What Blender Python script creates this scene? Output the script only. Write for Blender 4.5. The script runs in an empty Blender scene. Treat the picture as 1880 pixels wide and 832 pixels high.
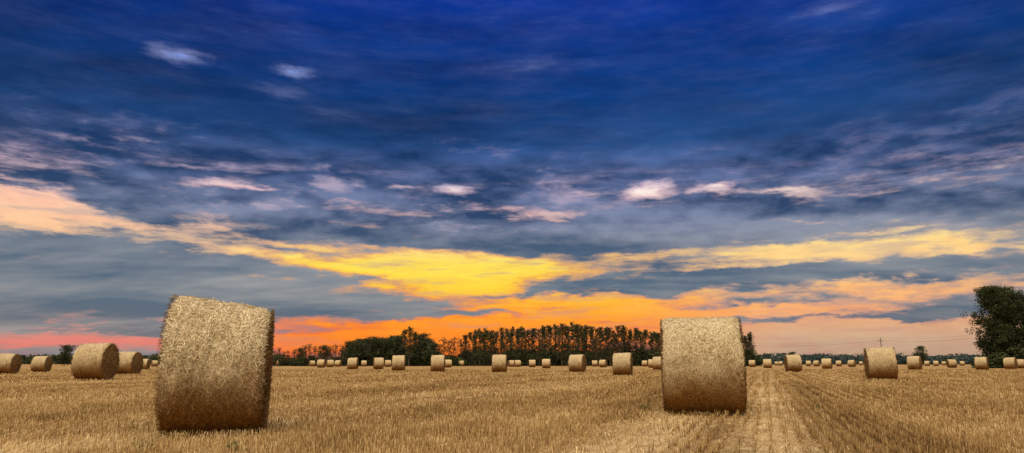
import bpy, math, random
import numpy as np
from mathutils import Vector
random.seed(7)
rng = np.random.default_rng(11)
scene = bpy.context.scene
scene.view_settings.view_transform = 'Standard'
scene.view_settings.look = 'None'
scene.view_settings.exposure = 0
COL = scene.collection

# ------------------------------------------------------------------ camera
F = 1253.33; HZ = 667.0; CAMH = 0.8
P = math.atan((HZ - 416) / F)
cam = bpy.data.cameras.new("camera"); cam.lens = 24; cam.sensor_width = 36
cam.clip_end = 20000; cam.clip_start = 0.05
camo = bpy.data.objects.new("camera", cam); COL.objects.link(camo)
camo.location = (0, 0, CAMH); camo.rotation_euler = (math.pi / 2 + P, 0, 0)
scene.camera = camo

def ray(x, y):
    a = (x - 940) / F; b = (416 - y) / F
    return (a, math.cos(P) - b * math.sin(P), math.sin(P) + b * math.cos(P))
def azel(x, y):
    X, Y, Z = ray(x, y)
    return math.atan2(X, Y), math.atan2(Z, math.hypot(X, Y))
def ground(x, y):
    X, Y, Z = ray(x, y); t = CAMH / -Z
    return X * t, Y * t
def at_dist(x, d):
    return (x - 940) / 1278.0 * d, d
def s2l(c):
    r = []
    for v in c:
        v /= 255.0
        r.append(v / 12.92 if v <= 0.04045 else ((v + 0.055) / 1.055) ** 2.4)
    return tuple(r) + (1.0,)

# ------------------------------------------------------------------ node helper
class NT:
    def __init__(s, tree): s.t = tree; s.n = tree.nodes; s.l = tree.links
    def new(s, k, **kw):
        n = s.n.new(k)
        for a, b in kw.items(): setattr(n, a, b)
        return n
    def put(s, sock, v):
        if isinstance(v, bpy.types.NodeSocket): s.l.new(v, sock)
        else: sock.default_value = v
    def m(s, op, a, b=None, c=None, clamp=False):
        n = s.new('ShaderNodeMath', operation=op); n.use_clamp = clamp
        s.put(n.inputs[0], a)
        if b is not None: s.put(n.inputs[1], b)
        if c is not None: s.put(n.inputs[2], c)
        return n.outputs[0]
    def comb(s, x, y, z):
        n = s.new('ShaderNodeCombineXYZ')
        for i, v in enumerate((x, y, z)): s.put(n.inputs[i], v)
        return n.outputs[0]
    def sep(s, v):
        n = s.new('ShaderNodeSeparateXYZ'); s.l.new(v, n.inputs[0]); return n.outputs
    def noise(s, vec, scale, detail=4, rough=0.5, dist=0.0, out=0):
        n = s.new('ShaderNodeTexNoise'); s.l.new(vec, n.inputs['Vector'])
        n.inputs['Scale'].default_value = scale; n.inputs['Detail'].default_value = detail
        n.inputs['Roughness'].default_value = rough; n.inputs['Distortion'].default_value = dist
        return n.outputs[out]
    def smooth(s, v, a, b, o0=0.0, o1=1.0):
        n = s.new('ShaderNodeMapRange', interpolation_type='SMOOTHSTEP')
        s.put(n.inputs[0], v); n.inputs[1].default_value = a; n.inputs[2].default_value = b
        n.inputs[3].default_value = o0; n.inputs[4].default_value = o1
        return n.outputs[0]
    def ramp(s, v, stops):
        n = s.new('ShaderNodeValToRGB'); s.put(n.inputs[0], v)
        e = n.color_ramp.elements
        while len(e) < len(stops): e.new(0.5)
        for el, (p, c) in zip(e, sorted(stops, key=lambda q: q[0])):
            el.position = p; el.color = c
        return n.outputs[0]
    def mix(s, f, a, b, mode='MIX'):
        n = s.new('ShaderNodeMix', data_type='RGBA', blend_type=mode)
        s.put(n.inputs[0], f); s.put(n.inputs[6], a); s.put(n.inputs[7], b)
        return n.outputs[2]
    def vm(s, op, a, b=None, c=None):
        n = s.new('ShaderNodeVectorMath', operation=op)
        s.put(n.inputs[0], a)
        if b is not None: s.put(n.inputs[1], b)
        if c is not None: s.put(n.inputs[2], c)
        return n.outputs[1] if op == 'LENGTH' else n.outputs[0]

# ------------------------------------------------------------------ world sky
world = bpy.data.worlds.new("World"); scene.world = world; world.use_nodes = True
world.node_tree.nodes.clear()
world.cycles.sampling_method = 'MANUAL'; world.cycles.sample_map_resolution = 256
w = NT(world.node_tree)
tc = w.new('ShaderNodeTexCoord'); D = tc.outputs['Generated']
dx, dy, dz = w.sep(D)
az = w.m('ARCTAN2', dx, dy)
el = w.m('ARCSINE', dz)
zz = w.m('ADD', w.m('ABSOLUTE', dz), 0.13)
Q = w.comb(w.m('DIVIDE', dx, zz), w.m('MULTIPLY', w.m('DIVIDE', dy, zz), 1.7), 0.0)
G = w.vm('MULTIPLY', D, (1.0, 1.0, 3.2))
nW = w.noise(G, 6.0, 7, 0.62, 0.0, 1)
wr, wg, wb = w.sep(nW)
nC = w.noise(w.vm('ADD', Q, (3.7, 42.1, 9.0)), 2.0, 5, 0.62)
nG = w.noise(w.vm('MULTIPLY', D, (1.0, 1.0, 4.2)), 16, 6, 0.66)
nS = w.noise(w.vm('MULTIPLY_ADD', D, (1.0, 1.0, 8.5), (3, 8, 1)), 7.5, 6, 0.64)
nL = w.noise(w.vm('MULTIPLY_ADD', D, (1.0, 1.0, 2.6), (1, 2, 3)), 6.5, 6, 0.54)
nL2 = w.noise(w.vm('MULTIPLY_ADD', D, (1.0, 1.0, 2.6), (1, 2, 2.965)), 6.5, 6, 0.54)
az2 = w.m('ADD', az, w.m('MULTIPLY', w.m('SUBTRACT', wr, 0.5), 0.15))
el2 = w.m('ADD', el, w.m('MULTIPLY', w.m('SUBTRACT', wg, 0.5), 0.07))
SH = {0: w.comb(az2, el2, 0.0), -1: w.comb(az2, w.m('MULTIPLY_ADD', az2, 0.11, el2), 0.0), 1: w.comb(az2, w.m('MULTIPLY_ADD', az2, -0.11, el2), 0.0)}
gaps = [
 (40, 386, 90, 24, 0, .95), (200, 400, 170, 9, -1, 0.7), (60, 402, 130, 10, -1, .5), (430, 462, 130, 12, -1, 0.6), (320, 440, 110, 7, -1, .4),
 (560, 488, 110, 12, -1, 0.65), (770, 499, 240, 28, 0, 1.3), (940, 500, 150, 25, 0, 1.0), (830, 530, 130, 17, 0, 0.9), (640, 474, 200, 8, 0, .5),
 (500, 442, 190, 6, -1, .4), (700, 455, 220, 6, 0, .4), (880, 468, 160, 7, 0, .4), (800, 520, 420, 60, 0, .2),
 (1190, 466, 170, 9, 0, 0.5), (1560, 466, 220, 17, 0, 1.2), (1720, 448, 130, 8, -1, .5), (1420, 460, 90, 10, 1, .5),
 (1490, 412, 120, 7, 0, 0.6), (1610, 428, 80, 6, 0, .45),
 (880, 596, 360, 26, 0, 1.05), (1000, 558, 240, 14, 0, .9), (570, 622, 170, 20, 0, .8), (1150, 576, 200, 22, 0, .95), (900, 642, 500, 24, 0, 1.1), (800, 606, 300, 16, 0, .6), (950, 612, 330, 20, 0, .5),
 (1480, 568, 300, 10, 0, 0.85), (1620, 533, 190, 12, 0, 0.8), (1250, 547, 190, 9, 0, .65), (1160, 497, 120, 8, 0, .4), (1330, 497, 100, 7, 0, .4), (1300, 575, 250, 12, 0, .5),
 (1640, 622, 380, 32, 0, 1.35), (1860, 612, 150, 28, 0, .7), (1450, 606, 200, 20, 0, .9),
 (120, 628, 240, 9, 0, .6), (20, 648, 240, 11, 0, .55), (330, 594, 170, 5, 0, .4), (260, 638, 200, 8, 0, .5), (100, 605, 180, 4, 0, .4),
 (1178, 345, 58, 13, 0, 0.95), (1345, 346, 34, 9, 0, 0.95), (1440, 360, 90, 6, -1, 0.5), (1280, 350, 30, 7, 0, .55),
 (945, 388, 80, 10, -1, 0.65), (855, 358, 40, 9, 0, 0.55), (420, 342, 80, 9, 0, 0.65), (480, 350, 40, 6, 0, .4),
 (620, 373, 40, 7, 0, 0.65), (735, 350, 50, 6, 0, 0.5), (360, 298, 110, 6, 0, .35), (1020, 392, 40, 7, 0, .45), (1060, 350, 60, 5, 0, .3),
 (345, 103, 40, 17, -1, 0.68), (556, 134, 44, 14, 1, 0.62), (520, 172, 60, 11, 0, 0.25), (630, 213, 70, 12, 0, .18), (225, 224, 80, 12, 0, .18),
 (60, 285, 120, 10, 0, .15), (60, 338, 90, 7, 0, .4), (1000, 124, 140, 14, 0, .18), (1550, 18, 100, 18, 0, .2),
 (610, 345, 110, 34, 0, -0.45), (225, 350, 110, 18, 0, -0.3), (470, 378, 200, 16, -1, -0.4), (800, 378, 120, 16, 0, -.3),
 (200, 505, 420, 62, 0, -0.42), (1040, 428, 330, 34, 0, -0.65), (1250, 415, 200, 30, 0, -.55), (600, 418, 260, 14, -1, -.45),
 (720, 524, 130, 5, 0, -.8), (400, 545, 300, 40, 0, -0.4), (1150, 522, 200, 14, 0, -0.5), (1400, 508, 200, 14, 0, -0.4), (960, 540, 150, 6, 0, -.7),
 (815, 577, 160, 6, 0, -1.0), (690, 556, 240, 11, 0, -.6), (1130, 588, 110, 5, 0, -.8), (600, 606, 110, 8, 0, -.55), (740, 600, 90, 5, 0, -.6),
 (1700, 498, 200, 14, 0, -.35), (1790, 562, 190, 10, 0, -.5), (1700, 584, 260, 7, 0, -.7), (200, 610, 170, 7, 0, -.5), (1400, 588, 130, 6, 0, -.8),
 (1010, 566, 70, 5, 0, -.7), (1700, 380, 260, 30, 0, -.4), (250, 470, 260, 14, 0, -.25),
]
S = None
for (x, y, rx, ry, tl, wt) in gaps:
    a, e = azel(x, y)
    sx = 1 / (rx / F * 1.35 * 0.93); sy = 1 / (ry / F * 1.5 * 0.96)
    ee = e + (0.11 * a if tl < 0 else (-0.11 * a if tl > 0 else 0))
    ln = w.vm('LENGTH', w.vm('MULTIPLY_ADD', SH[tl], (sx, sy, 0), (-a * sx, -ee * sy, 0)))
    g = w.m('SUBTRACT', 1.0, ln, clamp=True)
    S = w.m('MULTIPLY', g, wt) if S is None else w.m('MULTIPLY_ADD', g, wt, S)
up = w.smooth(el, azel(940, 420)[1], azel(940, 260)[1])
amp = w.m('MULTIPLY_ADD', up, -0.70, 1.0)
c_ = lambda n_, k: w.m('MULTIPLY', w.m('SUBTRACT', n_, 0.5), k)
nz = w.m('ADD', w.m('ADD', c_(nC, 0.7), c_(nG, 1.4)), c_(nS, 1.6))
S = w.m('MULTIPLY_ADD', nz, amp, S)
hard = w.smooth(S, 0.08, 0.74)
soft = w.smooth(S, -0.12, 0.38)

def elp(y): return (P + math.atan((416 - y) / F)) / 0.6
eln = w.m('DIVIDE', el, 0.6, clamp=True)
def rmp(lst): return w.ramp(eln, [(max(0, min(1, elp(y))), s2l(c)) for y, c in lst])
dark = rmp([(0, (0, 38, 124)), (90, (0, 36, 104)), (190, (0, 33, 82)), (270, (4, 46, 96)), (340, (30, 58, 100)), (410, (44, 66, 102)),
            (480, (76, 96, 120)), (560, (86, 104, 122)), (640, (106, 104, 112))])
lite = rmp([(0, (0, 66, 182)), (90, (0, 72, 172)), (190, (2, 68, 144)), (270, (46, 90, 154)), (340, (100, 116, 162)), (410, (124, 134, 162)),
            (480, (156, 158, 162)), (560, (158, 156, 154)), (640, (160, 146, 144))])
brt = rmp([(0, (30, 110, 225)), (110, (150, 170, 236)), (230, (60, 96, 172)), (300, (160, 162, 205)), (350, (255, 238, 230)), (400, (255, 218, 190)),
           (450, (255, 218, 140)), (485, (255, 224, 84)), (525, (255, 212, 56)), (560, (255, 178, 40)), (600, (255, 146, 26)), (655, (250, 116, 36))])
brO = rmp([(300, (140, 146, 190)), (350, (232, 196, 206)), (420, (238, 178, 150)), (470, (246, 178, 92)), (520, (250, 166, 58)), (575, (250, 128, 34)), (610, (246, 108, 36)), (655, (226, 92, 44))])
brR = rmp([(330, (255, 230, 218)), (410, (255, 224, 190)), (460, (255, 218, 136)), (500, (254, 206, 134)), (545, (252, 182, 112)), (580, (246, 168, 108)), (605, (220, 168, 128)), (630, (202, 164, 134)), (665, (180, 150, 124))])
brL = rmp([(330, (235, 200, 220)), (400, (255, 196, 172)), (460, (250, 198, 150)), (560, (205, 155, 150)), (610, (232, 136, 120)), (660, (222, 116, 104))])
fR = w.smooth(az, azel(1080, 600)[0], azel(1480, 600)[0])
fL = w.smooth(az, azel(600, 600)[0], azel(270, 600)[0])
fLow = w.smooth(el, azel(940, 330)[1], azel(940, 400)[1])
fLR = w.m('MULTIPLY', w.m('MAXIMUM', fR, fL), 0.8)
core = w.smooth(S, 0.25, 1.0)
coreU = w.m('MAXIMUM', core, w.m('MULTIPLY', up, w.smooth(S, 0.2, 0.7)))
edge = w.mix(w.m('MULTIPLY', fLR, fLow), brO, w.mix(0.25, brL, brR))
brt = w.mix(coreU, brO, brt)
brt = w.mix(w.m('MULTIPLY', fR, fLow), brt, brR)
brt = w.mix(w.m('MULTIPLY', fL, fLow), brt, brL)
nD = w.noise(w.vm('ADD', Q, (7.1, 2.2, 0)), 0.9, 5, 0.52, 0.0)
nE = w.noise(w.vm('ADD', Q, (7.1, 2.08, 0)), 0.9, 5, 0.52, 0.0)
nF = w.noise(w.vm('ADD', Q, (-9.1, 22.2, 0)), 0.42, 2, 0.5)
rel = w.m('MULTIPLY', w.m('SUBTRACT', nE, nD), 3.0)
midb = w.m('MULTIPLY', w.smooth(el, azel(940, 490)[1], azel(940, 400)[1]), w.smooth(el, azel(940, 240)[1], azel(940, 320)[1]))
body = w.m('ADD', w.m('MULTIPLY', w.m('SUBTRACT', nD, 0.5), 1.5), rel)
body = w.m('ADD', body, w.m('MULTIPLY', w.m('SUBTRACT', wb, 0.5), w.m('MULTIPLY_ADD', midb, 0.7, 0.3)))
lump = w.m('ADD', w.m('MULTIPLY', w.m('SUBTRACT', nL, nL2), 4.0), c_(nL, 2.0))
body = w.m('ADD', body, w.m('MULTIPLY', lump, w.m('MULTIPLY_ADD', midb, 0.62, 0.12)))
body = w.m('MULTIPLY', body, w.m('MULTIPLY_ADD', up, -0.2, 1.0))
body = w.m('ADD', body, w.m('MULTIPLY_ADD', w.m('SUBTRACT', nF, 0.5), 2.3, 0.36), clamp=True)
cloud = w.mix(body, dark, lite)
rimL = w.m('MULTIPLY', midb, w.smooth(az, azel(1200, 350)[0], azel(900, 350)[0], 0.3, 1.0))
rim = w.m('MULTIPLY', w.m('MULTIPLY', w.smooth(w.m('ADD', w.m('MULTIPLY', nL, 0.7), w.m('MULTIPLY', nG, 0.4)), 0.60, 0.74), rimL), 0.6)
cloud = w.mix(rim, cloud, (0.60, 0.46, 0.56, 1))
thin = w.mix(0.5, lite, edge)
c1 = w.mix(w.m('MULTIPLY', soft, w.m('MULTIPLY_ADD', up, -0.4, 0.68)), cloud, thin)
bvar = w.m('MULTIPLY_ADD', w.m('SUBTRACT', nG, 0.5), 0.6, 1.0)
bright = w.vm('MULTIPLY', brt, w.comb(w.m('MULTIPLY_ADD', bvar, 0.3, 0.7), bvar, bvar))
veil = w.m('MULTIPLY', w.smooth(nS, 0.49, 0.64), w.smooth(el, azel(940, 640)[1], azel(940, 560)[1], 0.4, 0.68))
bright = w.mix(veil, bright, w.mix(0.5, lite, edge))
c2 = w.mix(hard, c1, bright)
back = w.smooth(dy, 0.25, -0.5)
zen = w.smooth(dz, 0.55, 0.85)
bk = w.m('MAXIMUM', back, zen)  # brighter sky added overhead and behind the view, to light the bales
fill_sky = w.mix(nF, (0.86, 0.80, 0.76, 1), (1.25, 1.12, 0.91, 1))
cg = w.smooth(dz, 0.05, 0.75, 0.30, 1.75)
fill_sky = w.vm('MULTIPLY', fill_sky, w.comb(cg, cg, cg))
c3 = w.mix(bk, c2, fill_sky)
c3 = w.mix(w.smooth(dz, 0.0, -0.03), c3, (0.10, 0.07, 0.04, 1))
sky = w.new('ShaderNodeTexSky', sky_type='NISHITA'); sky.sun_disc = False
FILL_EL, FILL_AZ = 60, 200
sky.sun_elevation = math.radians(FILL_EL); sky.sun_rotation = math.radians(FILL_AZ)
nish = w.vm('MULTIPLY', sky.outputs[0], (0.003, 0.003, 0.003))
fin = w.mix(1.0, c3, nish, 'ADD')
bg = w.new('ShaderNodeBackground'); w.l.new(fin, bg.inputs[0]); bg.inputs[1].default_value = 1.0
wo = w.new('ShaderNodeOutputWorld'); w.l.new(bg.outputs[0], wo.inputs[0])

fill_sun = bpy.data.lights.new("fill_sun", 'SUN'); fill_sun.energy = 1.8; fill_sun.angle = math.radians(30); fill_sun.color = (1, 0.87, 0.67)  # soft fill added behind the camera to front-light the bales; sunset lies ahead
fill_suno = bpy.data.objects.new("fill_sun", fill_sun); COL.objects.link(fill_suno)
a = math.radians(FILL_AZ); e = math.radians(FILL_EL)
sd = Vector((math.sin(a) * math.cos(e), math.cos(a) * math.cos(e), math.sin(e)))
fill_suno.rotation_euler = sd.to_track_quat('Z', 'Y').to_euler()

# ------------------------------------------------------------------ materials
def mat(name):
    m = bpy.data.materials.new(name); m.use_nodes = True
    n = NT(m.node_tree); b = m.node_tree.nodes['Principled BSDF']
    b.inputs['Roughness'].default_value = 0.85
    b.inputs['Specular IOR Level'].default_value = 0.1
    return m, n, b
def attr(n, name='tint'):
    a = n.new('ShaderNodeAttribute', attribute_name=name); return a.outputs['Fac']
def straw_mat(name, c0, c1, c2, sc=(3, 14, 14), foot_shade=0.0):
    m, n, b = mat(name)
    t = n.new('ShaderNodeTexCoord').outputs['Object']
    v = n.vm('MULTIPLY', t, sc)
    n1 = n.noise(v, 6, 4, 0.7); n2 = n.noise(t, 2.3, 3, 0.6); n3 = n.noise(t, 34, 2, 0.6)
    f = n.m('ADD', n.m('MULTIPLY', attr(n), 0.8), n.m('MULTIPLY', n.m('ADD', n1, n.m('SUBTRACT', n2, 0.65)), 0.45))
    f = n.m('ADD', f, n.m('MULTIPLY', n.m('SUBTRACT', n3, 0.5), 0.35), clamp=True)
    c = n.ramp(f, [(0.08, c0), (0.5, c1), (0.95, c2)])
    if foot_shade:   # underside shade painted into the straw colour, browner towards the ground
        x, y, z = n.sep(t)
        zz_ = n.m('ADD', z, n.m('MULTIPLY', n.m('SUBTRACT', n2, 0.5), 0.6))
        k = n.smooth(zz_, 1.0, 0.2, 0.0, foot_shade)
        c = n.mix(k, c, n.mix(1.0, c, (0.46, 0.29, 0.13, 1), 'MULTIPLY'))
    n.l.new(c, b.inputs['Base Color'])
    bp = n.new('ShaderNodeBump'); bp.inputs['Strength'].default_value = 0.6; bp.inputs['Distance'].default_value = 0.03
    n.l.new(n1, bp.inputs['Height']); n.l.new(bp.outputs[0], b.inputs['Normal'])
    return m
M_side = straw_mat("bale_side_straw", (0.17, 0.10, 0.038, 1), (0.52, 0.38, 0.195, 1), (0.88, 0.74, 0.48, 1), foot_shade=1.0)
M_end = straw_mat("bale_end_straw", (0.07, 0.036, 0.012, 1), (0.22, 0.125, 0.045, 1), (0.44, 0.28, 0.11, 1), (12, 6, 6), foot_shade=.5)
M_sfar = straw_mat("far_bale_side_straw", (0.26, 0.17, 0.08, 1), (0.48, 0.35, 0.18, 1), (0.68, 0.54, 0.33, 1), foot_shade=1.0)

RA = math.radians(20)
LANES = [(-0.02, 0.42, .85), (-1.3, 0.50, 0.9), (-6.7, 0.6, .45), (-8.2, .6, .4), (7.6, 0.6, .35), (9.4, 0.6, .35), (-15.0, 1.0, .4), (18, 1.0, .4), (-27, 1.5, .4), (31, 1.5, .4)]
DARKS = [(0.95, .55, .85), (-2.25, .4, .6), (-0.66, .18, .3), (-4.5, .8, .4), (5.0, .8, .3), (-10.5, 1.5, .4), (13, 1.5, .4)]

def ground_mat():
    m, n, b = mat("stubble_field_soil")
    geo = n.new('ShaderNodeNewGeometry').outputs['Position']
    x, y, z = n.sep(geo)
    u = n.m('SUBTRACT', n.m('MULTIPLY', x, math.cos(RA)), n.m('MULTIPLY', y, math.sin(RA)))
    v = n.m('ADD', n.m('MULTIPLY', x, math.sin(RA)), n.m('MULTIPLY', y, math.cos(RA)))
    wn = n.noise(n.comb(u, v, 0.0), 0.6, 3, 0.6)
    big = n.noise(n.comb(u, n.m('MULTIPLY', v, 0.16), 0.0), 0.35, 5, 0.6)
    fine = n.noise(n.comb(u, n.m('MULTIPLY', v, 0.5), 0.0), 16, 4, 0.7)
    mid = n.noise(n.comb(u, v, 0.0), 1.3, 4, 0.65)
    f = n.m('ADD', n.m('MULTIPLY', big, 0.8), n.m('ADD', n.m('MULTIPLY', fine, 0.45), n.m('MULTIPLY', mid, 0.45)))
    c = n.ramp(n.m('SUBTRACT', f, 0.34), [(0.22, (0.12, 0.064, 0.019, 1)), (0.5, (0.27, 0.155, 0.053, 1)), (0.8, (0.44, 0.285, 0.118, 1))])
    uu = n.m('ADD', u, n.m('MULTIPLY', n.m('SUBTRACT', wn, 0.5), 0.7))
    fade = n.smooth(v, 42, 13, 0.2, 1.0)
    def strips(L):
        r = None
        for (u0, hw, st) in L:
            d = n.m('ABSOLUTE', n.m('SUBTRACT', uu, u0))
            k = n.smooth(d, hw * 1.8, 0, 0.0, st)
            r = k if r is None else n.m('MAXIMUM', r, k)
        return r
    lane = n.m('MULTIPLY', n.m('MULTIPLY', strips(LANES), fade), n.smooth(mid, 0.3, 0.6, 0.5, 1.0))
    c = n.mix(n.m('MULTIPLY', n.m('MULTIPLY', strips(DARKS), fade), 0.6), c, (0.11, 0.058, 0.018, 1))
    c = n.mix(lane, c, (0.56, 0.415, 0.22, 1))
    n.l.new(c, b.inputs['Base Color'])
    bp = n.new('ShaderNodeBump'); bp.inputs['Strength'].default_value = 0.7; bp.inputs['Distance'].default_value = 0.05
    n.l.new(fine, bp.inputs['Height']); n.l.new(bp.outputs[0], b.inputs['Normal'])
    return m
M_ground = ground_mat()

def blade_mat():
    m, n, b = mat("stubble_stalks")
    geo = n.new('ShaderNodeNewGeometry').outputs['Position']
    x, y, z = n.sep(geo)
    u = n.m('SUBTRACT', n.m('MULTIPLY', x, math.cos(RA)), n.m('MULTIPLY', y, math.sin(RA)))
    v = n.m('ADD', n.m('MULTIPLY', x, math.sin(RA)), n.m('MULTIPLY', y, math.cos(RA)))
    big = n.noise(n.comb(u, n.m('MULTIPLY', v, 0.2), 0.0), 0.4, 4, 0.6)
    mid = n.noise(n.comb(u, v, 0.0), 1.3, 3, 0.6)
    f = n.m('ADD', attr(n), n.m('ADD', n.m('MULTIPLY', n.m('SUBTRACT', big, 0.5), 1.3), n.m('MULTIPLY', n.m('SUBTRACT', mid, 0.5), 0.9)), clamp=True)
    c = n.ramp(f, [(0.0, (0.11, 0.058, 0.018, 1)), (0.45, (0.36, 0.218, 0.078, 1)), (1.0, (0.68, 0.50, 0.255, 1))])
    n.l.new(c, b.inputs['Base Color'])
    return m
M_blade = blade_mat()

def leaf_mat(name, c0, c1, c2):
    m, n, b = mat(name)
    c = n.ramp(attr(n), [(0.0, c0), (0.5, c1), (1.0, c2)])
    n.l.new(c, b.inputs['Base Color']); return m
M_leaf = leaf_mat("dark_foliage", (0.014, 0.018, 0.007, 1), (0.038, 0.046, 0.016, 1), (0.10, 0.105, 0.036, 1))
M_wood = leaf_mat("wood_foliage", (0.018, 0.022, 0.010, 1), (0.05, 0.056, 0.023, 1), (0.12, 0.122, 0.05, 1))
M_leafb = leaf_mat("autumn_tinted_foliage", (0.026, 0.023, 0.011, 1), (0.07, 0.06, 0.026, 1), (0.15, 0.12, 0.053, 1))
M_leaff = leaf_mat("hazy_far_foliage", (0.03, 0.045, 0.042, 1), (0.05, 0.07, 0.065, 1), (0.08, 0.10, 0.085, 1))  # distance haze painted into the leaf colour as a pale bluish cast
M_weed = leaf_mat("weed_leaves", (0.05, 0.06, 0.02, 1), (0.09, 0.11, 0.035, 1), (0.16, 0.17, 0.06, 1))
def bark():
    m, n, b = mat("bark")
    t = n.new('ShaderNodeTexCoord').outputs['Object']
    f = n.noise(n.vm('MULTIPLY', t, (6, 6, 1)), 3, 4, 0.6)
    n.l.new(n.ramp(f, [(0.3, (0.03, 0.022, 0.016, 1)), (0.7, (0.09, 0.07, 0.05, 1))]), b.inputs['Base Color']); return m
M_bark = bark()

# ------------------------------------------------------------------ mesh helpers
def mesh_np(name, V, Fq, tint=None, mats=(), smooth=None, midx=None):
    V = np.asarray(V, dtype=np.float32); me = bpy.data.meshes.new(name)
    Fq = np.asarray(Fq, dtype=np.int32); nf, k = Fq.shape
    me.vertices.add(len(V)); me.vertices.foreach_set('co', V.ravel())
    me.loops.add(nf * k); me.loops.foreach_set('vertex_index', Fq.ravel())
    me.polygons.add(nf); me.polygons.foreach_set('loop_start', np.arange(0, nf * k, k, dtype=np.int32))
    me.polygons.foreach_set('loop_total', np.full(nf, k, dtype=np.int32))
    if smooth is None: smooth = np.zeros(nf, dtype=bool)
    elif smooth is True: smooth = np.ones(nf, dtype=bool)
    me.polygons.foreach_set('use_smooth', smooth)
    for m in mats: me.materials.append(m)
    me.update(calc_edges=True)
    if tint is not None:
        at = me.attributes.new('tint', 'FLOAT', 'POINT'); at.data.foreach_set('value', np.asarray(tint, dtype=np.float32))
    me.validate()
    return me
def obj(name, data, parent=None, label=None, category=None, kind=None, group=None, loc=None, rz=None, sc=None):
    o = bpy.data.objects.new(name, data); COL.objects.link(o)
    if parent is not None: o.parent = parent
    if label: o["label"] = label
    if category: o["category"] = category
    if kind: o["kind"] = kind
    if group: o["group"] = group
    if loc is not None: o.location = loc
    if rz is not None: o.rotation_euler = (0, 0, rz)
    if sc is not None: o.scale = sc
    return o
def quads(C, U, W):
    n = len(C); V = np.empty((n, 4, 3)); V[:, 0] = C - U - W; V[:, 1] = C + U - W; V[:, 2] = C + U + W; V[:, 3] = C - U + W
    return V.reshape(-1, 3), np.arange(4 * n).reshape(n, 4)
def unit(a): return a / np.maximum(np.linalg.norm(a, axis=-1, keepdims=True), 1e-9)

# ------------------------------------------------------------------ ground
R = 6000.0
gb = np.array([-R, -1500, -400, -100, 0, 100, 400, 1500, R]); kk_ = len(gb)
GX, GY = np.meshgrid(gb, gb, indexing='ij')
V = np.stack([GX.ravel(), GY.ravel(), 0 * GX.ravel()], 1)
i, j = np.meshgrid(np.arange(kk_ - 1), np.arange(kk_ - 1), indexing='ij')
Fq = np.stack([i * kk_ + j, (i + 1) * kk_ + j, (i + 1) * kk_ + j + 1, i * kk_ + j + 1], -1).reshape(-1, 4)
gm = mesh_np("field", V, Fq, mats=[M_ground])
obj("field_ground", gm, label="harvested golden stubble field with pale straw tracks", category="field", kind="structure")

# ------------------------------------------------------------------ stubble
cr, sr = math.cos(RA), math.sin(RA)
def lanefac(u, L):
    f = np.zeros_like(u)
    for (u0, hw, st) in L: f = np.maximum(f, st * np.clip(1.7 - np.abs(u - u0) / hw, 0, 1))
    return f
def band(y0, y1, dens, hw, hmul, rows):
    xm = y1 * 0.86 + 2
    area = (y1 - y0) * 2 * xm; n = int(area * dens)
    x = rng.uniform(-xm, xm, n); y = rng.uniform(y0, y1, n)
    keep = np.abs(x) < y * 0.86 + 1.5; x = x[keep]; y = y[keep]
    u = x * cr - y * sr; v = x * sr + y * cr
    fd = np.clip((42 - v) / 29, 0.2, 1)
    r = rng.random(len(u)) > lanefac(u + 0.2 * np.sin(v * .9) + .1 * np.sin(v * 2.3), LANES) * 0.95 * fd
    dk = lanefac(u + 0.15 * np.sin(v * .7), DARKS) * fd
    up_ = np.round(u / rows) * rows + rng.normal(0, rows * 0.13, len(u))
    u = np.where(r, up_, u)
    x = u * cr + v * sr; y = -u * sr + v * cr
    n = len(x)
    patch = 0.5 + 0.5 * np.sin(u * 1.7 + 2 * np.sin(v * 0.23)) * np.sin(v * 0.61 + u * .5)
    h = rng.uniform(0.045, 0.11, n) * hmul * (0.75 + 0.4 * patch)
    lean = rng.normal(0, 0.18, (n, 2))
    flat = ~r | (rng.random(n) < 0.26)
    ang = rng.uniform(0, 2 * np.pi, n)
    up3 = np.stack([lean[:, 0], lean[:, 1], np.ones(n)], 1)
    fl3 = np.stack([np.cos(ang), np.sin(ang), rng.uniform(0.02, 0.25, n)], 1)
    d = unit(np.where(flat[:, None], fl3, up3))
    h = np.where(flat, rng.uniform(0.06, 0.2, n) * hmul, h)
    C = np.stack([x, y, np.full(n, 0.004)], 1) + d * (h / 2)[:, None]
    C[:, 2] += np.where(flat, rng.uniform(0, 0.04, n), 0)
    a2 = rng.uniform(-0.9, 0.9, n)
    W = np.stack([np.cos(a2), np.sin(a2), np.zeros(n)], 1)
    W = unit(np.where(flat[:, None], np.cross(d, np.array([0.1, 0.2, 1.0])), W))
    W *= (hw * rng.uniform(0.6, 1.3, n))[:, None]
    Vq, Fq_ = quads(C, d * (h / 2)[:, None], W)
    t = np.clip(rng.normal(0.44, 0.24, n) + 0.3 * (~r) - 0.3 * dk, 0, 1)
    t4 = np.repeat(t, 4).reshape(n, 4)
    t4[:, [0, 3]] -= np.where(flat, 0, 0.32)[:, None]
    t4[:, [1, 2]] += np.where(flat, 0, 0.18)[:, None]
    return Vq, Fq_, np.clip(t4, 0, 1).ravel()
Vs, Fs, Ts = [], [], []; off = 0
for b in [(4.5, 9, 800, 0.0024, 1.0, 0.15), (9, 15, 440, 0.0034, 1.0, 0.15), (15, 28, 140, 0.006, 1.0, 0.30), (28, 50, 36, 0.013, 1.0, 0.60), (50, 95, 8, 0.03, 1.0, 1.0)]:
    a_, f_, t_ = band(*b); Vs.append(a_); Fs.append(f_ + off); Ts.append(t_); off += len(a_)
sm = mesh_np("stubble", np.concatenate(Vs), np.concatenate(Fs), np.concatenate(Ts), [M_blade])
obj("stubble", sm, label="short cut golden straw stubble in rows", category="stubble", kind="stuff")
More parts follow.
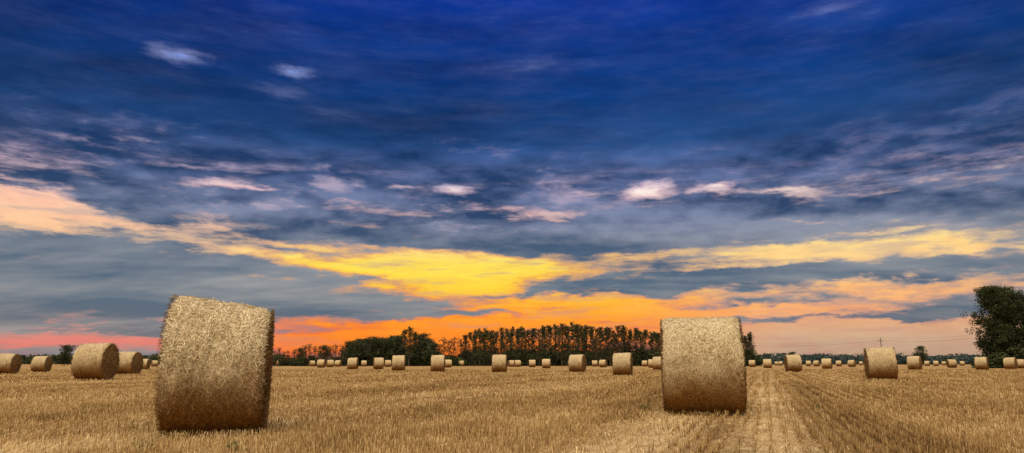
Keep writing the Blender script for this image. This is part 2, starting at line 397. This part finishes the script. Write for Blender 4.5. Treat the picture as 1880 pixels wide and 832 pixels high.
print("stubble quads", len(sm.polygons))

# ------------------------------------------------------------------ bales
def fbm1(a, b, s):
    return (np.sin(a * 1.3 + s) * np.cos(b * 1.7 + 2 * s) + 0.6 * np.sin(a * 2.9 + b * 2.3 + 3 * s) + 0.4 * np.sin(b * 5.1 - a * 4.3 + s) + .3 * np.sin(a * 9.7 + 1.9 * b + s)) / 2.3
def bale_parts(seed, RL, RR, L, nfib, fw, flen, nendf, rough=0.012, fuzz=1.0, ms=None, shoulder=0.05):
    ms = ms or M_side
    g = np.random.default_rng(seed)
    nx, nt = 26, 80
    def surf(x, th):
        r = RL + (RR - RL) * (x + 1) / 2
        rnd = np.clip((np.abs(x) - 0.78) / 0.22, 0, 1) ** 2.5 * shoulder
        r = r * (1 + rough * fbm1(x * 3, th * 2, seed) * 1.6 + 0.01 * np.sin(2 * th + seed)) - rnd
        px = x * L / 2 + 0.025 * fbm1(th * 2, x, seed + 2) * np.abs(x) ** 3
        z = -np.cos(th) * r; y = np.sin(th) * r
        zc = (RL + (RR - RL) * (x + 1) / 2)
        z = z + zc
        z = np.where(z < 0.05, 0.05 * 0.35 + z * 0.65, z) - 0.035
        return np.stack([px, y, z], -1)
    X, T = np.meshgrid(np.linspace(-1, 1, nx), np.linspace(0, 2 * np.pi, nt, endpoint=False), indexing='ij')
    Vb = surf(X, T).reshape(-1, 3)
    i, j = np.meshgrid(np.arange(nx - 1), np.arange(nt), indexing='ij'); jn = (j + 1) % nt
    Fb = np.stack([i * nt + j, (i + 1) * nt + j, (i + 1) * nt + jn, i * nt + jn], -1).reshape(-1, 4)
    tb = np.full(len(Vb), 0.36)
    Vl, Fl, Tl, sm_ = [Vb], [Fb], [tb], [np.ones(len(Fb), bool)]
    o = len(Vb)
    if nfib:
        x = g.uniform(-1, 1, nfib); th = g.uniform(0, 2 * np.pi, nfib)
        p = surf(x, th); pt = surf(x, th + 0.02); et = unit(pt - p)
        ex = np.array([1.0, 0, 0]) + 0 * p
        nrm = unit(np.cross(et, ex)); nrm *= np.sign(np.sum(nrm * np.stack([0 * x, np.sin(th), -np.cos(th)], -1), -1, keepdims=True) + 1e-9)
        al = g.normal(0, 0.75, nfib)
        d = et * np.cos(al)[:, None] + ex * np.sin(al)[:, None]
        loose = g.random(nfib) < 0.025 * fuzz
        d = unit(d * np.where(g.random(nfib) < .5, 1, -1)[:, None] + nrm * np.where(loose, g.uniform(0.1, 0.6, nfib), g.uniform(-0.04, 0.05, nfib))[:, None])
        ln = flen * g.uniform(0.3, 1.0, nfib)
        C = p + nrm * (g.uniform(0.0, 0.005, nfib) + np.where(loose, ln * 0.12, 0))[:, None]
        Wd = unit(np.cross(d, nrm) + nrm * g.normal(0, 0.2, nfib)[:, None]) * (fw * g.uniform(0.5, 1.5, nfib))[:, None]
        v, f = quads(C, d * (ln / 2)[:, None], Wd); v[:, 2] = np.maximum(v[:, 2], 0.005)
        t = np.clip(g.normal(0.46, 0.30, nfib), 0, 1.1)
        Vl.append(v); Fl.append(f + o); Tl.append(np.repeat(t, 4)); sm_.append(np.zeros(len(f), bool)); o += len(v)
        nr = nfib // 45
        sg = np.where(g.random(nr) < .5, 1, -1); x = sg * g.uniform(0.9, 1.0, nr); th = g.uniform(0, 2 * np.pi, nr)
        p = surf(x, th); rad = np.stack([0 * x, np.sin(th), -np.cos(th)], -1); et = np.stack([0 * x, np.cos(th), np.sin(th)], -1)
        d = unit(rad * g.normal(0.0, 0.3, nr)[:, None] + ex[:nr] * (sg * g.uniform(0.1, 0.5, nr))[:, None] + et * g.normal(0, 0.8, nr)[:, None])
        ln = flen * g.uniform(0.2, 0.6, nr) * fuzz ** .4
        v, f = quads(p + d * (ln * .2)[:, None], d * (ln / 2)[:, None], unit(np.cross(d, rad + 0.3)) * fw * 1.3); v[:, 2] = np.maximum(v[:, 2], 0.005)
        Vl.append(v); Fl.append(f + o); Tl.append(np.repeat(np.clip(g.normal(0.25, .25, nr), 0, 1), 4)); sm_.append(np.zeros(len(f), bool)); o += len(v)
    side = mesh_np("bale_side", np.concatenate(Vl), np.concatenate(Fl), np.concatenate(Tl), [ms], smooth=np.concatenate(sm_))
    ends = []
    for s_ in (-1, 1):
        Rr = RL if s_ < 0 else RR
        nr = 14
        rr = np.linspace(1, 0.02, nr); Tt = np.linspace(0, 2 * np.pi, nt, endpoint=False)
        rim_ = surf(np.full(nt, float(s_) * 0.995), Tt); cen = np.array([s_ * L / 2, 0, Rr - 0.02])
        G_ = cen + (rim_ - cen)[None] * rr[:, None, None]
        G_[..., 0] += s_ * (0.02 * np.sin(rr * 34 + seed)[:, None] * (rr < .98)[:, None] + 0.025 * fbm1(rr[:, None] * 9, Tt[None] * 3, seed) + 0.03 * (1 - rr[:, None] ** 2))
        Ve = G_.reshape(-1, 3)
        i, j = np.meshgrid(np.arange(nr - 1), np.arange(nt), indexing='ij'); jn = (j + 1) % nt
        Fe = np.stack([i * nt + j, (i + 1) * nt + j, (i + 1) * nt + jn, i * nt + jn], -1).reshape(-1, 4)
        if s_ > 0: Fe = Fe[:, ::-1]
        te = np.repeat(0.35 + 0.25 * np.sin(rr * 34), nt)
        Vl, Fl, Tl = [Ve], [Fe], [te]
        if nendf:
            q = np.sqrt(g.random(nendf)); th = g.uniform(0, 2 * np.pi, nendf)
            p = np.stack([np.full(nendf, s_ * (L / 2 + 0.02)), np.sin(th) * q * Rr * .98, Rr - .02 - np.cos(th) * q * Rr * .98], -1)
            et = np.stack([0 * th, np.cos(th), np.sin(th)], -1)
            d = unit(et + g.normal(0, 0.55, (nendf, 3)) + np.array([s_ * 0.2, 0, 0]))
            ln = flen * g.uniform(0.3, 0.8, nendf)
            v, f = quads(p + np.array([s_ * .012, 0, 0]), d * (ln / 2)[:, None], unit(np.cross(d, np.array([1.0, .2, .1]))) * fw); v[:, 2] = np.maximum(v[:, 2], 0.005)
            Vl.append(v); Fl.append(f + len(Ve)); Tl.append(np.repeat(np.clip(g.normal(.42, .22, nendf), 0, 1), 4))
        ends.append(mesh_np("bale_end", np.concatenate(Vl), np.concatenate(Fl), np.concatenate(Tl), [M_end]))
    return side, ends
GB = "round straw bales scattered over the stubble field"
def put_bale(parts, x, y, rz, label, sc=(1, 1, 1)):
    e_ = obj("hay_bale", None, label=label, category="hay bale", group=GB, loc=(x, y, 0), rz=rz, sc=sc)
    e_.empty_display_size = 0.5
    obj("bale_side", parts[0], e_)
    for q in parts[1]: obj("bale_end", q, e_)
    return e_
bl = bale_parts(3, 0.82, 0.745, 1.05, 52000, 0.0022, 0.105, 5000, rough=0.014, fuzz=1.5, shoulder=.06)
gx, gy = ground(385, 796)
put_bale(bl, gx, gy + 0.14, math.radians(17), "large shaggy round straw bale with slumped slanting top, frayed edges")
brr = bale_parts(8, 0.785, 0.785, 1.19, 52000, 0.0024, 0.085, 4000, rough=0.004, fuzz=.4, shoulder=.03)
gx, gy = ground(1297, 760)
put_bale(brr, gx, gy + 0.12, math.radians(-14), "tidy upright net-wrapped round straw bale on a pale straw track")
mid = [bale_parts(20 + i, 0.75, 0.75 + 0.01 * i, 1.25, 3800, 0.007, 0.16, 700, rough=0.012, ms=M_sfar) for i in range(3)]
ML = [(14, 648, 686, 28), (77, 654, 684, 26), (176, 625, 693, 27), (236, 643, 686, 30), (265, 660, 680, 20),
      (648, 657, 679, 10), (695, 656, 678, -6), (732, 651, 680, 4), (804, 651, 682, 3), (917, 650, 683, 4), (1060, 650, 683, 16),
      (1143, 648, 690, 6), (1209, 654, 679, 4), (1456, 650, 682, -12), (1616, 636, 696, -8), (1679, 652, 678, 12), (1802, 655, 679, 8), (1855, 656, 678, 14),
      (1873, 660, 677, 6)]
for i, (x, t, b, offd) in enumerate(ML):
    h = b - t; dh = 1.5 * 1304 / h; db = CAMH * 1304 / max(b - HZ, 7); d = math.sqrt(dh * db); s = max(.86, min(1.18, h * d / (1.5 * 1304)))
    X, Y = at_dist(x, d); a_ = math.atan2(X, Y)
    lab = "round straw bale showing its brown coiled end" if abs(offd) > 14 else "round straw bale standing side-on in the stubble"
    put_bale(mid[i % 3], X, Y, -a_ - math.radians(offd), lab, (s * .92, s, s))
def far_mesh(seed):
    s_, e_ = bale_parts(seed, .75, .75, 1.25, 0, 0, 0, 0, ms=M_sfar)
    import bmesh
    bm = bmesh.new(); bm.from_mesh(s_); k = len(bm.faces)
    bm.from_mesh(e_[0]); bm.from_mesh(e_[1]); bm.faces.ensure_lookup_table()
    for f in bm.faces[k:]: f.material_index = 1
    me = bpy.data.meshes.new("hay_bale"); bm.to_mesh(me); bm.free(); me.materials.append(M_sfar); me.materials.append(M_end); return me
fm = [far_mesh(41), far_mesh(45)]
FX = [(284, 662, 673), (512, 665, 675), (531, 666, 674), (548, 666, 674), (560, 666, 675), (573, 665, 675), (590, 663, 678), (606, 664, 677), (621, 665, 677), (668, 665, 676), (675, 665, 675), (712, 663, 676),
      (822, 662, 676), (848, 666, 676), (865, 667, 675), (885, 667, 674), (939, 663, 675), (950, 664, 676), (977, 662, 676), (1003, 660, 677), (1022, 666, 675), (1035, 667, 675),
      (1092, 664, 675), (1107, 663, 677), (1120, 666, 674), (1172, 667, 675), (1184, 665, 676), (1197, 662, 677), (1381, 665, 677), (1409, 660, 677), (1425, 667, 674), (1433, 666, 674), (1484, 666, 676), (1499, 665, 676), (1518, 657, 676), (1540, 665, 675),
      (1564, 662, 675), (1580, 667, 674), (1702, 666, 675), (1718, 665, 674), (1747, 661, 676), (1733, 667, 674), (1766, 666, 674), (1838, 664, 676), (780, 668, 675), (755, 668, 674), (770, 667, 674)]
for i, (x, t, b) in enumerate(FX):
    h = b - t; d = 1.5 * 1304 / h * random.uniform(.94, 1.04)
    X, Y = at_dist(x, d); a_ = math.atan2(X, Y)
    obj("hay_bale", fm[i % 2], label="small distant round straw bale on the stubble", category="hay bale", group=GB, loc=(X, Y, 0), rz=-a_ - math.radians(random.uniform(-25, 25)))

# ------------------------------------------------------------------ trees
def tube(path, rad, k=7):
    V = []; Fq = []
    path = [np.array(p, float) for p in path]
    for i, p in enumerate(path):
        d = path[min(i + 1, len(path) - 1)] - path[max(i - 1, 0)]; d = d / (np.linalg.norm(d) + 1e-9)
        a_ = np.cross(d, [0.3, 1, 0.1]); a_ /= np.linalg.norm(a_); b_ = np.cross(d, a_)
        for j in range(k):
            t = 2 * math.pi * j / k; V.append(p + (a_ * math.cos(t) + b_ * math.sin(t)) * rad[i])
    for i in range(len(path) - 1):
        for j in range(k):
            jn = (j + 1) % k; Fq.append((i * k + j, i * k + jn, (i + 1) * k + jn, (i + 1) * k + j))
    return np.array(V), np.array(Fq)
def make_tree(seed, H, Wd, base, shape, nclump, per, leaf, lm, csize, nl=28):
    g = np.random.default_rng(seed)
    Vt, Ft = [], []; o = [0]
    def add(path, rad, k=7):
        v, f = tube(path, rad, k); Vt.append(v); Ft.append(f + o[0]); o[0] += len(v)
    n = 7
    wob = np.cumsum(g.normal(0, H * 0.008, (n, 2)), 0)
    tp = [(wob[i, 0], wob[i, 1], -0.1 + H * 0.95 * i / (n - 1)) for i in range(n)]
    r0 = H * 0.014 + 0.04
    add(tp, [r0 * 1.35 if i == 0 else r0 * (1 - 0.93 * i / (n - 1)) for i in range(n)], 8)
    cl = []; cs = []
    for q in range(nl):
        fz = g.uniform(base * 0.8, 0.95)
        z = H * fz; tq = (z) / (H * 0.95) * (n - 1); i0 = min(int(tq), n - 2); fr = tq - i0
        p0 = np.array(tp[i0]) * (1 - fr) + np.array(tp[i0 + 1]) * fr
        s_ = (fz - base) / (1 - base); s_ = max(0.02, min(1, s_))
        if shape == 'poplar': wr_ = Wd / 2 * (0.6 + 0.4 * math.sin(math.pi * min(1, s_ * 1.05) ** 0.8)) * (1 - 0.65 * s_ ** 2.6)
        elif shape == 'round': wr_ = Wd / 2 * math.sqrt(max(0.05, 1 - (2 * s_ - 0.85) ** 2 * 0.75))
        else: wr_ = Wd / 2 * (1 - 0.5 * s_) * g.uniform(.6, 1.1)
        ang = g.uniform(0, 2 * math.pi); upk = 1.0 if shape == 'poplar' else 0.45
        d = np.array([math.cos(ang), math.sin(ang), upk])
        ln = wr_ * g.uniform(0.65, 1.05)
        p1 = p0 + d * ln * 0.5; p2 = p0 + d * ln + np.array([0, 0, 0.1 * ln])
        p2[2] = min(p2[2], H * 0.99)
        add([p0, p1, p2], [r0 * .38 * (1 - .6 * s_), r0 * .2, r0 * .05], 5)
        sc_ = 1 - 0.35 * s_ if shape == 'poplar' else 1
        for kk in range(max(1, nclump // nl)):
            f_ = g.uniform(0.1, 1.05); c = p0 + (p2 - p0) * f_ + g.normal(0, csize * 0.7 * sc_, 3)
            cl.append(c); cs.append(sc_)
    for q in range(max(3, nclump // 12)):
        if shape == 'poplar':
            f_ = g.uniform(.78, .98); cl.append(np.array([tp[-1][0], tp[-1][1], H * f_]) + g.normal(0, .28 * csize / .5, 3)); cs.append(.6)
        else: cl.append(np.array(tp[-1]) + g.normal(0, csize * .5, 3) + np.array([0, 0, g.uniform(-.14, 0) * H])); cs.append(.8)
    cl = np.array(cl); cs = np.array(cs); cl[:, 2] = np.clip(cl[:, 2], csize * 0.5, H * 0.98)
    nc = len(cl); cr_ = csize * g.uniform(0.55, 1.25, nc) * cs
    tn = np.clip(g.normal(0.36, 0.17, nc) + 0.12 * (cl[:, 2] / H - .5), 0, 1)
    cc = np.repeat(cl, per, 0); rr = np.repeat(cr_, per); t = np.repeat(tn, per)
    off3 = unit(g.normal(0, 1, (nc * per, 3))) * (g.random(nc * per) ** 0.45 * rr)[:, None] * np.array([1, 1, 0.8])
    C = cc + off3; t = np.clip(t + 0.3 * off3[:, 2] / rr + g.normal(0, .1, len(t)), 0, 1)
    U = unit(g.normal(0, 1, C.shape)); Wv = unit(np.cross(U, g.normal(0, 1, C.shape)))
    sz = leaf * g.uniform(0.5, 1.1, len(C))
    e0 = U * (sz * .5)[:, None]; e1 = Wv * (sz * .34)[:, None]
    v = np.stack([C - e0, C - e1, C + e0, C + e1], 1).reshape(-1, 3); f = np.arange(4 * len(C)).reshape(-1, 4)
    v[:, 2] = np.maximum(v[:, 2], 0.02)
    return (mesh_np("trunk", np.concatenate(Vt), np.concatenate(Ft), mats=[M_bark], smooth=True),
            mesh_np("crown", v, f, np.repeat(t, 4), [lm]))
def put_tree(tr, x, y, s, label, group=None, rz=None, sz=None, name="tree"):
    e_ = obj(name, None, label=label, category="tree", group=group, loc=(x, y, 0), rz=random.uniform(0, 6.28) if rz is None else rz,
             sc=(s, s, sz or s))
    obj("trunk", tr[0], e_); obj("crown", tr[1], e_)
    return e_
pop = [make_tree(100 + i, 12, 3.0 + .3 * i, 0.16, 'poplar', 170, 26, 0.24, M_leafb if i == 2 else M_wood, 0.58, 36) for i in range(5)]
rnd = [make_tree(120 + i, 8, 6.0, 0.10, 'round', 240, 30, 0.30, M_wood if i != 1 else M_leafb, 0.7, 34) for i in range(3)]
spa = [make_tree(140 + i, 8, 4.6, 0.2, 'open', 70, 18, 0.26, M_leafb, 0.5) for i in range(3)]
GW = "trees of the wood along the field edge"
prof_x = [500, 520, 560, 575, 600, 640, 660, 700, 735, 742, 765, 775, 800, 815, 835, 850, 865, 900, 950, 1000, 1040, 1060, 1100, 1150, 1212, 1300, 1395]
prof_y = [642, 642, 634, 628, 634, 630, 623, 620, 616, 600, 602, 621, 627, 620, 622, 616, 601, 602, 598, 598, 594, 592, 600, 600, 604, 608, 612]
def top_at(x): return float(np.interp(x, prof_x, prof_y))
x = 503.0
while x < 1385:
    d = random.uniform(185, 205)
    top = top_at(x) + random.uniform(-4, 6); H = (HZ - top) / 1304 * d + .8
    if 740 < x < 768: tr, H0, st, nm = pop[1], 12, 9, "bushy tall tree with a ragged crown above the wood"
    elif x < 635: tr, H0, st, nm = random.choice(spa + rnd[1:2]), 8, 10, "low thin tree at the dark wood edge"
    elif x < 800: tr, H0, st, nm = random.choice(rnd), 8, 9, "dense rounded dark tree of the wood"
    elif x < 850: tr, H0, st, nm = random.choice(spa), 8, 9, "thin open tree showing sunset through its branches"
    else: tr, H0, st, nm = random.choice(pop), 12, 9, "tall narrow poplar tree in the wood row"
    X, Y = at_dist(x, d); s = H / H0
    put_tree(tr, X, Y, s, nm, GW)
    x += st * random.uniform(.7, 1.25)
x = 640.0
while x < 1385:
    d = random.uniform(212, 235)
    top = top_at(x) + random.uniform(3, 12); H = (HZ - top) / 1304 * d + .8
    X, Y = at_dist(x, d)
    if not 735 < x < 850:
        tr, H0 = (random.choice(pop), 12) if x > 850 else (random.choice(rnd), 8)
        put_tree(tr, X, Y, H / H0, "dark tree standing inside the wood", GW, sz=H / H0)
    x += random.uniform(11, 19)

def mass(name, pts, leaf, lm, seed, label, kind="stuff", cat="trees"):
    g = np.random.default_rng(seed); C = []; T = []
    for (X, Y, H, Wd, n) in pts:
        th = g.uniform(0, 2 * np.pi, n); q = np.sqrt(g.random(n)); zf = g.random(n) ** .8
        wr_ = Wd / 2 * np.sqrt(np.clip(1 - zf ** 2 * .85, 0.05, 1))
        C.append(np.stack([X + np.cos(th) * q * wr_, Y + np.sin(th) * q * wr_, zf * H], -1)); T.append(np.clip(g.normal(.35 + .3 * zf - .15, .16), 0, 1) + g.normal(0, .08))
    C = np.concatenate(C); T = np.clip(np.concatenate(T), 0, 1)
    U = unit(g.normal(0, 1, C.shape)); Wv = unit(np.cross(U, g.normal(0, 1, C.shape))); sz = leaf * g.uniform(.5, 1.2, len(C))
    v, f = quads(C, U * (sz * .5)[:, None], Wv * (sz * .4)[:, None]); v[:, 2] = np.maximum(v[:, 2], 0.02)
    me = mesh_np(name, v, f, np.repeat(T, 4), [lm])
    return obj(name, me, label=label, category=cat, kind=kind)
pts = []
x = 500.0
while x < 1392:
    d = random.uniform(190, 226); X, Y = at_dist(x, d)
    hh = 2.4 if x < 630 else (4.8 if x < 800 else (3.0 if x < 850 else 4.4))
    pts.append((X, Y, hh * random.uniform(.6, 1.15), random.uniform(3, 6), 260)); x += random.uniform(2.5, 4.5)
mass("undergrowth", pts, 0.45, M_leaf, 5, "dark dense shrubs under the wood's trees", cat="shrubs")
def farline(x0, x1, d, h, seed, nm, lab, lm=M_leaff, step=7):
    pts = []; x = x0
    while x < x1:
        X, Y = at_dist(x, d * random.uniform(.97, 1.06)); pts.append((X, Y, h * random.uniform(.75, 1.12), h * random.uniform(1.5, 2.4), 110)); x += step * random.uniform(.4, .9)
    mass(nm, pts, d * 0.0022, lm, seed, lab)
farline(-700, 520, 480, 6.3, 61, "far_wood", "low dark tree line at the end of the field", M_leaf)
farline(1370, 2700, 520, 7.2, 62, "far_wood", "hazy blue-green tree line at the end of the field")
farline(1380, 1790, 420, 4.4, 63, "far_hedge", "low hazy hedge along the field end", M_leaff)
def single(tr, H0, xc, top, d, lab, wmul=1.0):
    H = (HZ - top) / 1304 * d + .8; X, Y = at_dist(xc, d); s = H / H0
    put_tree(tr, X, Y, s * wmul, lab, sz=s)
single(rnd[0], 8, 118, 634, 200, "rounded dark tree standing alone at the field end", 1.05)
single(rnd[2], 8, 1691, 636, 230, "rounded dark green tree standing alone at the field end", 1.0)
single(rnd[1], 8, 1455, 646, 300, "small dark tree rising above the hazy tree line")
single(spa[1], 8, 62, 652, 300, "small dark tree at the field end")
single(pop[1], 12, 1379, 610, 190, "narrow dark tree closing the end of the wood", 1.0)
bigA = make_tree(201, 14, 9.6, 0.03, 'round', 1500, 50, 0.28, M_leaf, 0.9, 110)
bigB = make_tree(202, 13, 9.0, 0.03, 'round', 1200, 50, 0.28, M_leaf, 0.9, 90)
def bigat(tr, xc, top, d, H0, lab, wm=1.0):
    H = (HZ - top) / 1330 * d + .8; X, Y = at_dist(xc, d); put_tree(tr, X, Y, H / H0 * wm, lab, sz=H / H0)
bigat(bigA, 1846, 523, 118, 14, "large full-crowned dark green tree reaching down to the field", .93)
bigat(bigB, 1918, 532, 116, 13, "large dark green tree beside its taller neighbour")
for xx, hh in ((1808, 1.8), (1835, 2.4), (1868, 3.2), (1898, 3.0)):
    X, Y = at_dist(xx, 112)
    mass("shrub", [(X, Y, hh, 4.0, 1300)], 0.3, M_leaf, 70 + xx, "dark green shrub at the foot of the large trees", kind=None, cat="shrub")

# ------------------------------------------------------------------ power line
mw, n_, b_ = mat("weathered_wood")
tcn = n_.new('ShaderNodeTexCoord').outputs['Object']
n_.l.new(n_.ramp(n_.noise(n_.vm('MULTIPLY', tcn, (8, 8, 1)), 3, 4), [(.3, (0.06, .045, .035, 1)), (.7, (.14, .11, .09, 1))]), b_.inputs['Base Color'])
mi, n_, b_ = mat("ceramic_insulator"); b_.inputs['Base Color'].default_value = (.25, .2, .17, 1)
mwire, n_, b_ = mat("dark_wire"); b_.inputs['Base Color'].default_value = (.05, .05, .05, 1)
pv, pf = tube([(0, 0, -.2), (0, 0, 4), (0, 0, 8.0)], [.15, .12, .09], 10)
pm = mesh_np("post", pv, pf, mats=[mw], smooth=True)
av, af = tube([(-1.0, 0, 0), (-.5, 0, 0), (1.0, 0, 0)], [.06, .07, .06], 6); am = mesh_np("crossarm", av, af, mats=[mw])
iv, if_ = tube([(0, 0, 0), (0, 0, .1), (0, 0, .13), (0, 0, .22), (0, 0, .26)], [.03, .04, .08, .07, .02], 8); im = mesh_np("insulator", iv, if_, mats=[mi], smooth=True)
poles = [(1383, 262), (1621, 200), (1836, 165)]
pw = []
for xx, d in poles: pw.append(at_dist(xx, d))
dirv = math.atan2(pw[2][1] - pw[0][1], pw[2][0] - pw[0][0])
IN = [(-.9, .08), (.9, .08), (0, .95)]
tops = []
for (X, Y) in pw:
    e_ = obj("utility_pole", None, label="slim wooden utility pole with crossarm beyond the field", category="utility pole", group="poles of the overhead line", loc=(X, Y, 0), rz=dirv + math.pi / 2)
    obj("post", pm, e_); obj("crossarm", am, e_, loc=(0, .13, 7.1))
    row = []
    for (ix, iz) in IN:
        y_ = .13 if ix else 0
        zz_ = 7.1 + iz - .02 if ix else 7.98
        obj("insulator", im, e_, loc=(ix, y_, zz_))
        c__, s__ = math.cos(dirv + math.pi / 2), math.sin(dirv + math.pi / 2)
        row.append((X + c__ * ix - s__ * y_, Y + s__ * ix + c__ * y_, zz_ + .24))
    tops.append(row)
for k in range(2):
    for q in range(3):
        A = np.array(tops[k][q]); B = np.array(tops[k + 1][q])
        path = [A + (B - A) * t - np.array([0, 0, 4 * 0.9 * t * (1 - t)]) for t in np.linspace(0, 1, 14)]
        v, f = tube(path, [.012] * 14, 5)
        obj("overhead_wire", mesh_np("overhead_wire", v, f, mats=[mwire], smooth=True), label="thin dark overhead wire sagging between utility poles", category="overhead wire", group="wires of the overhead line")

# ------------------------------------------------------------------ weeds
def weed(seed, h):
    g = np.random.default_rng(seed); n = 40
    a_ = g.uniform(0, 2 * np.pi, n); d = unit(np.stack([np.cos(a_) * .6, np.sin(a_) * .6, g.uniform(.4, 1.6, n)], -1))
    ln = h * g.uniform(.4, 1, n); base = g.normal(0, .03, (n, 3)) * np.array([1, 1, 0])
    Wv = unit(np.cross(d, [0, 0, 1.0])) * .006
    v, f = quads(base + d * (ln / 2)[:, None], d * (ln / 2)[:, None], Wv)
    return mesh_np("weed", v, f, np.repeat(np.clip(g.normal(.5, .25, n), 0, 1), 4), [M_weed])
wm = [weed(1, .11), weed(2, .09)]
for i, (x, y) in enumerate([(1180, 752), (1497, 750), (1185, 756), (262, 826), (425, 829)]):
    X, Y = ground(x, y)
    obj("weed", wm[i % 2], label="small green weed sprouting between the stubble", category="weed", group="weeds in the stubble", loc=(X, Y, 0), rz=i * 1.3)
